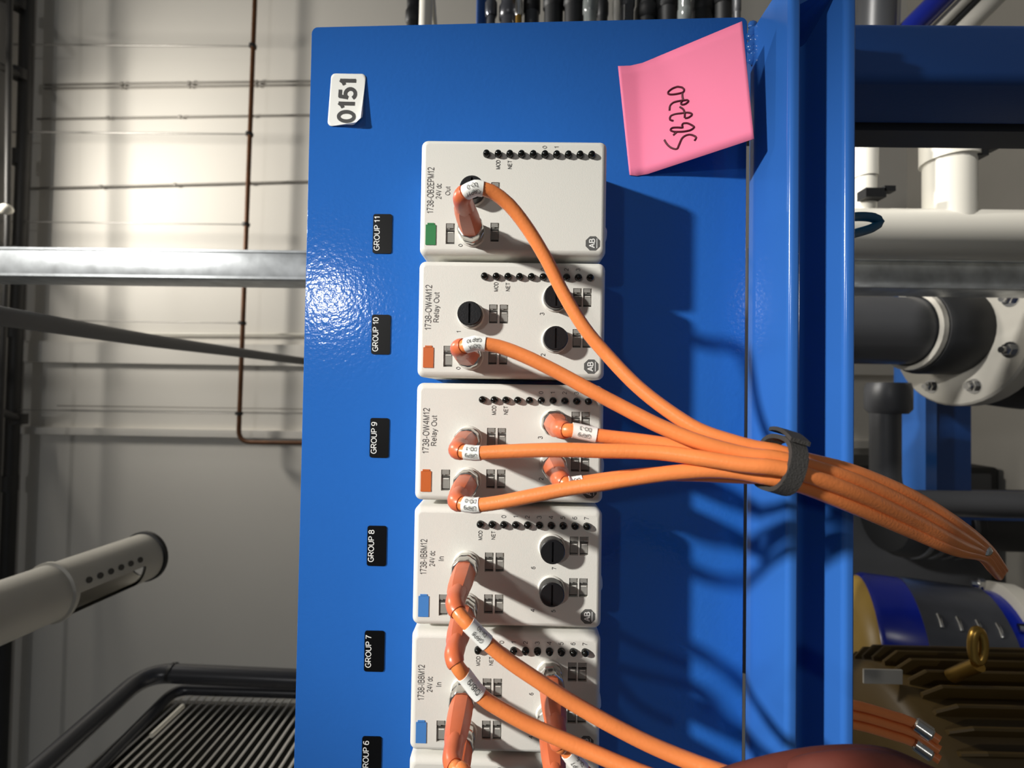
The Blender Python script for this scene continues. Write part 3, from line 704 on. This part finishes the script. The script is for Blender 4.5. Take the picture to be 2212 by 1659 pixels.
lm = thing('round_fitting', U(12, 452, 1.2), 'small pale round fitting near the ceiling at the picture edge', 'fitting')
mk('bulb', lathe([(.002, -.02), (.014, -.014), (.018, 0), (.014, .014), (.002, .02)], U(12, 452, 1.2), (0, 0, 1), 16), 'pvc_white', lm, smooth=70)
mk('stem', tube([U(2, 452, 1.2), U(-60, 452, 1.2)], .006, 8), 'pvc_white', lm, smooth=60)
# slotted white plastic pipe pointing down into the room
p0 = U(-260, 1424, .16); p1 = U(312, 1202, .46); axp = (p1 - p0).normalized(); Lp = (p1 - p0).length
sp = thing('slotted_pipe', p0, 'white plastic pipe with a long slot cut into its open end', 'pipe')
fac = (CAM - p1); fac = (fac - axp * fac.dot(axp)).normalized(); dwn = axp.cross(fac).normalized()
if (U(200, 1600, .4) - U(200, 1200, .4)).dot(dwn) < 0: dwn = -dwn
rad = .0385; NA, NL = 48, 60; vs = []; fs = []
s_a = None
for i in range(NL + 1):
    for k in range(NA):
        a = 2 * math.pi * k / NA
        vs.append(p0 + axp * (Lp * i / NL) + (fac * math.cos(a) + dwn * math.sin(a)) * rad)
n1 = len(vs)
for i in range(NL + 1):
    for k in range(NA):
        a = 2 * math.pi * k / NA
        vs.append(p0 + axp * (Lp * i / NL) + (fac * math.cos(a) + dwn * math.sin(a)) * (rad - .005))
# slot range along the axis where the photo shows it
def frac(px, py):
    best = 0; bd = 1e9
    for k in range(400):
        q = p0 + axp * (Lp * k / 400); d = q - CAM
        x = 1106 + F_PX * d.dot(RR[0]) / d.dot(RR[2]); y = 829.5 + F_PX * d.dot(RR[1]) / d.dot(RR[2])
        e = abs(x - px)
        if e < bd: bd = e; best = k / 400
    return best
f0, f1 = frac(120, 0), frac(272, 0)
for i in range(NL):
    for k in range(NA):
        a = math.degrees(2 * math.pi * (k + .5) / NA); t = (i + .5) / NL
        cut = f0 < t < f1 and 24 < a < 84
        A_ = [i * NA + k, i * NA + (k + 1) % NA, (i + 1) * NA + (k + 1) % NA, (i + 1) * NA + k]
        if not cut:
            fs.append(tuple(A_)); fs.append(tuple(n1 + j for j in A_))
for k in range(NA):
    k2 = (k + 1) % NA; fs.append((k, k2, n1 + k2, n1 + k)); fs.append((NL * NA + k, NL * NA + k2, n1 + NL * NA + k2, n1 + NL * NA + k))
mk('pipe', (vs, fs), 'pvc_light', sp, smooth=50)
mk('end_ring', lathe([(rad, -.004), (rad + .003, -.003), (rad + .003, .003), (rad - .004, .004), (rad - .004, -.004)], p1, axp, 32, False, False), 'rubber', sp, smooth=40)
mk('step_ring', lathe([(rad, -.006), (rad + .0035, -.004), (rad + .0035, .0), (rad, .002)], p0 + axp * Lp * (f0 - .012), axp, 32, False, False), 'pvc_light', sp, smooth=40)
for k in range(6):
    c = p0 + axp * (Lp * lerp(f0 + .02, f1 - .01, (k + .5) / 6)); a = math.radians(4)
    n_ = fac * math.cos(a) + dwn * math.sin(a)
    mk('vent_hole', lathe([(.0045, 0), (.0045, .0008)], c + n_ * (rad - .0003), n_, 10), 'tag_dark', sp)
# louvred cabinet with tube frame
xg = U(600, 1505, .585).x
cab = thing('louvred_cabinet', (xg - .2, .45, 0), 'tall dark cabinet with pale horizontal louvre slats along its side', 'cabinet')
ztop_g = U(352, 1500, .585).z
mk('body', box((xg - .45, .12, 1.30), (xg - .016, .592, ztop_g - .004)), 'grille_back', cab)
for lx, ly in ((xg - .43, .14), (xg - .43, .57)): mk('leg', box((lx - .015, ly - .015, 0), (lx + .015, ly + .015, 1.30)), 'tube_dark', cab)
pit = .0150; nsl = 44
sv = None
for k in range(nsl):
    z = ztop_g - .012 - k * pit
    q = [V((xg - .012, 0, .0058)), V((xg + .0, 0, -.0046)), V((xg + .0022, 0, -.0030)), V((xg - .0098, 0, .0074))]
    if sv is None:
        sv = mk('slat', rings([[V((c.x, .13, c.z + z)) for c in q], [V((c.x, .585, c.z + z)) for c in q]]), 'slat_grey', cab)
        z_first = z
    else:
        inst('slat', sv.data, wl(sv) + V((0, 0, z - z_first)), cab)
fr = fillet([U(760, 1472, .56), U(318, 1452, .56), U(318, 1452, .56) + V((-.03, -.42, -.02))], .05, 8)
mk('frame_tube', tube(fr, .0165, 18), 'tube_dark', cab, smooth=60)
fr2 = fillet([U(760, 1500, .575), U(380, 1488, .575), U(380, 1488, .575) + V((-.03, -.40, -.015))], .03, 6)
mk('frame_tube', tube(fr2, .010, 14), 'tube_dark', cab, smooth=60)
mk('tape_band', lathe([(.0172, -.003), (.0172, .003)], U(372, 1453, .56), (0, 0, 1), 18, False, False), 'rubber', cab, smooth=40)
gt = U(395, 1525, .50)
mk('green_tag', tube([gt, gt + V((0, -.07, 0))], .004, 8), 'pvc_white', cab, smooth=60)
# ================================================================== BACKGROUND, LOWER PART OF THE PLACE (picture right)
ym = .306
mp = thing('white_manifold', (U(2000, 507, ym).x, ym, 0), 'white plastic upright pipe with two side branches behind the blue post', 'pipe')
mx = U(2000, 507, ym).x
mk('main_pipe', tube([V((mx, ym, 0)), V((mx, ym, U(1700, 507, ym).z))], .0325, 28), 'pvc_white', mp, smooth=60)
for px, r in ((2050, .0278), (1868, .0135)):
    z = U(px, 400, ym).z
    mk('branch_pipe', tube([V((mx, ym, z)), V((mx + .2, ym, z))], r, 24), 'pvc_white', mp, smooth=60)
    mk('socket', lathe([(r * 1.12, -.02), (r * 1.12, .03)], V((mx + (.118 if r > .02 else .095), ym, z)), (1, 0, 0), 24), 'pvc_white', mp, smooth=40)
for px, py in ((2106, 328), (1886, 418)):
    c = U(px, py, ym - .02)
    cl = mk('pipe_clamp', join(box(c + V((-.006, -.004, -.014)), c + V((.006, .012, .012))), box(c + V((.002, -.004, -.026)), c + V((.009, .006, -.012)))), 'rubber', mp)
# dark grey riser, flange with bolts, rubber joint
yd = .555; cx = U(1950, 715, yd).x; zf = U(2058, 740, yd).z
pm = thing('pump_riser', (cx, yd, 0), 'dark grey riser pipe with a big pale bolted flange', 'pipe')
mk('riser_pipe', tube([V((cx, yd, zf + .02)), V((cx, yd, U(1660, 715, yd).z))], 0.0627, 32), 'pvc_grey', pm, smooth=60)
mk('hub', lathe([(0.0798, 0), (0.0798, 0.0627), (0.0752, 0.0707), (0.0650, 0.0730)], (cx, yd, zf), (0, 0, 1), 36), 'rubber', pm, smooth=40)
mk('hub_ring', lathe([(0.0655, 0.0730), (0.0730, 0.0735), (0.0730, 0.0821), (0.0655, 0.0832)], (cx, yd, zf), (0, 0, 1), 36, False, False), 'pvc_light', pm, smooth=40)
fl = mk('flange', lathe([(0.1345, -0.0342), (0.1379, -0.0308), (0.1379, -0.0034), (0.1345, 0), (0.0684, 0)], (cx, yd, zf), (0, 0, 1), 48), 'pvc_light', pm, smooth=40)
for k in range(8):
    a = math.radians(22 + 45 * k); b = V((cx + .110 * math.cos(a), yd + .110 * math.sin(a), zf))
    mk('bolt', join(lathe([(.0135, 0), (.0135, .002)], b, (0, 0, 1), 16), lathe([(.0098, .002), (.0098, .009), (.008, .0105)], b, (0, 0, 1), 6), lathe([(.0055, .01), (.0055, .016)], b, (0, 0, 1), 10)), 'chrome', fl, smooth=30)
mk('rubber_joint', lathe([(0.1277, -0.0342), (0.1368, -0.0798), (0.1425, -0.1254), (0.1277, -0.1710), (0.1140, -0.1824), (0.1140, -zf)], (cx, yd, zf), (0, 0, 1), 40), 'rubber', pm, smooth=50)
# grey elbow pipe below the riser
ye = .50
ge = thing('grey_pipe', U(1912, 1060, ye), 'dark grey pipe with elbow fitting under the pale flange', 'pipe')
ea = U(1912, 832, ye); eb = U(1912, 1085, ye)
mk('pipe', tube(fillet([ea, eb, V((eb.x, eb.y, 0))], .05), .0225, 20), 'pvc_grey', ge, smooth=60)
mk('elbow', lathe([(.031, -.025), (.034, -.015), (.034, .02), (.028, .028)], U(1918, 858, ye), V((-1, 0, 0)), 24), 'pvc_grey', ge, smooth=40)
# blue skid rails
ysk = .80
a = U(2010, 830, ysk); b = U(2098, 1135, ysk)
sk = thing('skid_rail', (a.x, ysk, 0), 'blue steel skid rail far behind the orange cable bundle', 'rail')
mk('rail', box((b.x, ysk, b.z), (a.x + .35, ysk + .08, a.z)), 'blue_post', sk)
mk('flange_edge', box((b.x, ysk - .012, a.z - .004), (a.x + .35, ysk + .08, a.z + .022)), 'blue_gloss', sk)
mk('leg', box((b.x + .01, ysk + .01, 0), (b.x + .07, ysk + .07, b.z)), 'blue_post', sk)
mk('leg', box((a.x + .27, ysk + .01, 0), (a.x + .33, ysk + .07, b.z)), 'blue_post', sk)
# blue rail running sideways lower down
yk2 = .42
# upright motor with gold cap, cobalt shell and grey plate, leaning back on its pump
yv = .63; vr = .150; HB = .20
vtop = U(1872, 1408, yv); AX = V((0, .40, .92)).normalized(); VB = vtop - AX * HB
AA = V((1, 0, 0)); AB = AX.cross(AA).normalized()          # AB points to the back
vm = thing('upright_motor', (VB.x, VB.y, 0), 'motor with cobalt blue shell, gold top and grey wrap plate', 'motor')
mk('shell', lathe([(vr, 0), (vr, HB), (vr - .006, HB + .008)], VB, AX, 56), 'cobalt', vm, smooth=40)
mk('top_cap', lathe([(vr - .006, HB + .006), (vr - .012, HB + .022), (vr - .04, HB + .036), (vr - .09, HB + .044), (.03, HB + .047)], VB, AX, 48), 'gold_paint', vm, smooth=60)
for k in range(8):
    a = math.radians(45 * k + 10)
    mk('cap_screw', lathe([(.010, 0), (.010, .010), (.006, .012)], VB + AX * (HB + .040) + (AA * math.cos(a) + AB * math.sin(a)) * .088, AX, 6), 'gold_dark', vm)
def wrap(r, a0, a1, h0, h1, n=24):
    rs = []
    for rr, hh in ((r, h0), (r + .003, h0), (r + .003, h1), (r, h1), (r, h0)):
        rs.append([VB + AX * hh + (AA * math.cos(math.radians(a0 + (a1 - a0) * k / n)) + AB * math.sin(math.radians(a0 + (a1 - a0) * k / n))) * rr for k in range(n + 1)])
    return rings(rs, False, False, False)
wp = mk('wrap_plate', wrap(vr, -130, 22, .022, .142), 'plate_grey', vm, smooth=40)
for k in range(4):
    a = math.radians(-38); n_ = AA * math.cos(a) + AB * math.sin(a); tg = -AA * math.sin(a) + AB * math.cos(a)
    b = VB + AX * (.040 + k * .026) + n_ * (vr + .003)
    mk('vent_louvre', tube([b - tg * .012, b + n_ * .003, b + tg * .012], .0028, 8), 'chrome', wp, smooth=60)
mk('base', lathe([(vr + .018, -.03), (vr + .018, -.004), (vr, 0)], VB, AX, 40), 'pvc_light', vm, smooth=40)
mk('pedestal', lathe([(vr - .03, -VB.z), (vr - .03, .02)], VB, (0, 0, 1), 32), 'rubber', vm, smooth=40)
for k in range(6):
    a = math.radians(60 * k + 25)
    mk('clamp_bolt', lathe([(.012, 0), (.012, .009), (.007, .011), (.006, .02)], VB - AX * .004 + (AA * math.cos(a) + AB * math.sin(a)) * (vr + .010), AX, 8), 'chrome', vm, smooth=30)
# ribbed gold motor in front of it
yg = .25; gx = U(1980, 1640, yg).x; gz = U(1912, 1600, yg).z; gr = .118
gm = thing('ribbed_motor', (gx, yg, 0), 'gold painted motor with long cooling ribs in the dark corner', 'motor')
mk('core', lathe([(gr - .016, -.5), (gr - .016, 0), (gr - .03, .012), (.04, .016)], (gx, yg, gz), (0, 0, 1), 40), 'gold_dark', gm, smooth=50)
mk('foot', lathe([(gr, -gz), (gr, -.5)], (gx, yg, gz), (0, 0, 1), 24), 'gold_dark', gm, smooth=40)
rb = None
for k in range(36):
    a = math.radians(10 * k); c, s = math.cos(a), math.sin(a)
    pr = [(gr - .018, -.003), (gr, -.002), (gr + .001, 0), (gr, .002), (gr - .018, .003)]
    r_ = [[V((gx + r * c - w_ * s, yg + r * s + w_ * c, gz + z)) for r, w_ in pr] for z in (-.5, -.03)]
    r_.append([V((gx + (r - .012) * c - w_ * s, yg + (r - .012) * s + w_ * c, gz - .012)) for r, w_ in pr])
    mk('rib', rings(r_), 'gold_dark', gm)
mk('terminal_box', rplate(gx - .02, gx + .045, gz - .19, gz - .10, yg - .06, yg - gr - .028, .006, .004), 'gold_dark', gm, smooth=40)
nm = U(1905, 1460, yg - .02)
mk('name_label', box(nm + V((-.008, -.002, -.022)), nm + V((.008, 0, .022))), 'pvc_light', gm)
eb = U(2112, 1395, .19)
ey = [eb + V((.017 * math.cos(math.radians(a)), 0, .006 * math.sin(math.radians(a)))) for a in range(-100, 261, 20)]
mk('lifting_eye', tube(ey, .0045, 12), 'brass', gm, smooth=60)
mk('eye_stem', tube([eb + V((-.020, 0, 0)), eb + V((-.05, .03, 0))], .007, 12), 'brass', gm, smooth=60)
# dark machinery block between the pipes and the motor
bk = thing('pump_block', (U(1980, 1120, 1.02).x, 1.02, 0), 'black pump housing behind the end of the cable bundle', 'pump')
bx = U(1980, 1120, 1.02).x; bz = U(1900, 1120, 1.02).z
mk('housing', lathe([(.085, -bz), (.085, -.22), (.105, -.20), (.105, -.04), (.09, -.01), (.03, 0)], (bx, 1.02, bz), (0, 0, 1), 32), 'rubber', bk, smooth=40)
for k in range(4): mk('band', lathe([(.1055, -.06 - k * .035), (.109, -.062 - k * .035), (.109, -.072 - k * .035), (.1055, -.074 - k * .035)], (bx, 1.02, bz), (0, 0, 1), 32, False, False), 'pvc_grey', bk, smooth=40)
cb = thing('dark_filler_block', (-.55, 1.35, 0), 'low black filler block added to darken the floor behind the motors', 'cabinet')  # added dark block that hides the bright floor between bundle and motors
mk('case', rplate(-.86, -.36, .02, .80, 1.5, 1.22, .01, .006), 'rubber', cb, smooth=40)
mk('filler_front', rplate(-.84, -.38, .05, .77, 1.22, 1.212, .006, .002), 'pvc_grey', cb, smooth=40)
mk('plinth', box((-.85, 1.24, 0), (-.37, 1.49, .02)), 'rubber', cb)
gp = [U(1612, 840, .334), U(1612, 1440, .334)]
props(mk('gap_filler_tube', tube([V((s0, .334, gp[0].z)), V((gp[1].x, .334, gp[0].z))], .018, 14), 'pvc_grey', smooth=60, origin=gp[0]), 'dark tube added to darken the slit between panel and channel', 'conduit')  # added dark tube that keeps the bright wall out of the slit
# teal hose loop hooked behind the channel
hl = catmull([U(1815, 474, .004), U(1850, 468, .012), U(1885, 470, .016), U(1899, 480, .018), U(1885, 492, .016), U(1850, 503, .012), U(1815, 512, .004)], .003)
props(mk('teal_hose', tube(hl, .0032, 10), 'teal', smooth=60, origin=hl[0]), 'small teal hose loop poking out under the blue channel', 'hose')
# orange cables hanging behind the channel
for k, lb in enumerate(('uppermost of three dull orange cables behind the channel', 'middle of three dull orange cables behind the channel', 'lowest of three dull orange cables behind the channel')):
    dy = k * 21
    pts = [U(1740, 1510 + dy, .045), U(1800, 1516 + dy, .045), U(1860, 1526 + dy * 1.0, .045), U(1925, 1545 + dy, .043), U(1975, 1562 + dy, .040), U(2030, 1600 + dy, .03)]
    o = thing('hanging_cable', pts[0], lb, 'cable', 'orange cables behind the channel')
    mk('jacket', tube(catmull(pts, .006), .0034, 12), 'jacket', o, smooth=60)
    if k != 1: mk('coupling_nut', lathe([(.0045, 0), (.0055, .001), (.0055, .010), (.0045, .011)], pts[4], pts[5] - pts[4], 12), 'nickel', o, smooth=40)
# thick cable pair looming at the edge of the photo, close to the lens
for k, lb in enumerate(('orange cable with shade put into its colour, curving up close at the photo edge', 'second orange cable with shade put into its colour, just behind the nearest one')):
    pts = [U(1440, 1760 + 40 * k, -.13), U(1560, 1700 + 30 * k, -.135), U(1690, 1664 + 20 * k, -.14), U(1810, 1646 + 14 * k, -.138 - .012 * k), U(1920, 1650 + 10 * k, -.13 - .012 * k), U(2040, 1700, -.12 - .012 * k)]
    o = thing('near_cable', pts[3], lb, 'cable', 'shade-coloured orange cables at the photo edge')
    mk('jacket', tube(catmull(pts, .006), .0052, 14), 'jacket_shaded', o, smooth=60)
# ================================================================== BACKGROUND, BEYOND THE PANEL EDGE (picture top)
def run(name, m, px, yd_, r, lb, cat='pipe', slant=0, fit=None):
    a = U(px, 60, yd_); a.x -= .1; b = V((1.6, yd_, a.z + slant))
    o = thing(name, a, lb, cat, 'services beyond the panel edge'); mk('pipe', tube([a, b], r, 16), m, o, smooth=60)
    for fp, fr_, fm in fit or []:
        q = U(px, fp, yd_); q.z = a.z + slant * (q.x - a.x) / (b.x - a.x)
        mk('fitting', lathe([(fr_ * .8, -.012), (fr_, -.008), (fr_, .008), (fr_ * .8, .012)], q, (1, 0, 0), 14), fm, o, smooth=40)
run('rubber_hose', 'rubber', 893, .48, .0115, 'black rubber hose with a ribbed end, beyond the corner of the panel', 'hose', fit=[(38, .014, 'rubber'), (8, .012, 'rubber')])
run('white_pipe', 'pvc_white', 918, .36, .0098, 'straight white plastic pipe beside the black rubber hose', slant=-.01)
run('slim_white_pipe', 'pvc_white', 950, .38, .0058, 'slim slanting white pipe next to the straight white one', slant=.12)
run('blue_tube', 'blue_post', 1040, .40, .0085, 'dark blue tube among the services beyond the panel', slant=.0)
run('grey_tube', 'plate_grey', 1062, .36, .006, 'narrow grey-blue tube right beside the dark blue tube', slant=.01, fit=[(20, .009, 'plate_grey')])
run('valve_stem', 'tube_dark', 1102, .36, .014, 'dark grey valve body beyond the panel edge', 'valve', fit=[(6, .010, 'chrome'), (30, .017, 'tube_dark')])
run('brass_fitting', 'brass', 1120, .34, .0045, 'thin brass line with a shiny fitting beside the valve', fit=[(18, .006, 'chrome')])
run('dark_valve', 'pvc_grey', 1148, .36, .011, 'grey cylinder fitting between brass line and black hoses', 'fitting', fit=[(15, .013, 'rubber')])
for k, (px, yd_, r, m) in enumerate(((1195, .34, .0135, 'rubber'), (1240, .33, .0135, 'rubber'), (1275, .30, .009, 'clear_hose'), (1300, .32, .007, 'rubber'), (1329, .30, .0045, 'pvc_light'), (1352, .33, .010, 'pvc_grey'), (1395, .34, .014, 'rubber'), (1440, .33, .0135, 'rubber'), (1478, .30, .008, 'clear_hose'), (1515, .34, .0135, 'rubber'), (1560, .34, .0135, 'rubber'), (1592, .30, .005, 'pvc_grey'))):
    nm_ = {'rubber': 'black_hose', 'clear_hose': 'clear_hose', 'pvc_light': 'pale_line', 'pvc_grey': 'grey_line'}[m]
    lb = ['first thick black hose past the grey cylinder fitting', 'second thick black hose past the grey cylinder fitting', 'cloudy clear hose between thick black hoses', 'slimmer black hose beside a pale thin line', 'pale thin line with brownish end among black hoses', 'dark grey line right after the pale thin line', 'thick black hose about level with the pink note edge', 'thick black hose above the middle of the pink note', 'cloudy clear hose above the pink note', 'thick black hose past the clear hose above the note', 'last thick black hose before the blue channel', 'thin grey line closest to the blue channel'][k]
    run(nm_, m, px, yd_, r, lb, 'hose', slant=random.uniform(-.01, .01), fit=[(random.uniform(0, 40), r * 1.15, m)])
# diagonal tubes past the post
for k, (m, px, r, lb) in enumerate((('cobalt', 2010, .016, 'dark blue slanting tube past the top of the post'), ('pvc_light', 2065, .008, 'pale slanting tube between dark ones past the post'), ('rubber', 2092, .006, 'thin black slanting tube past the post'), ('pvc_light', 2125, .013, 'broad grey slanting tube nearest the picture corner'), ('pvc_grey', 1890, .024, 'dark grey upright pipe just past the channel end'), ('pvc_light', 1925, .010, 'pale pipe between channel end and slanting tubes'))):
    a = U(px - (40 if k < 4 else 0), 60, .34); b = U(px + (60 if k < 4 else 4), -40, .34); d = (b - a)
    o = thing('slanting_tube' if k < 4 else 'side_pipe', a, lb, 'pipe', 'tubes past the post')
    mk('pipe', tube([a - d * .3, b + d * 2.5], r, 16), m, o, smooth=60)
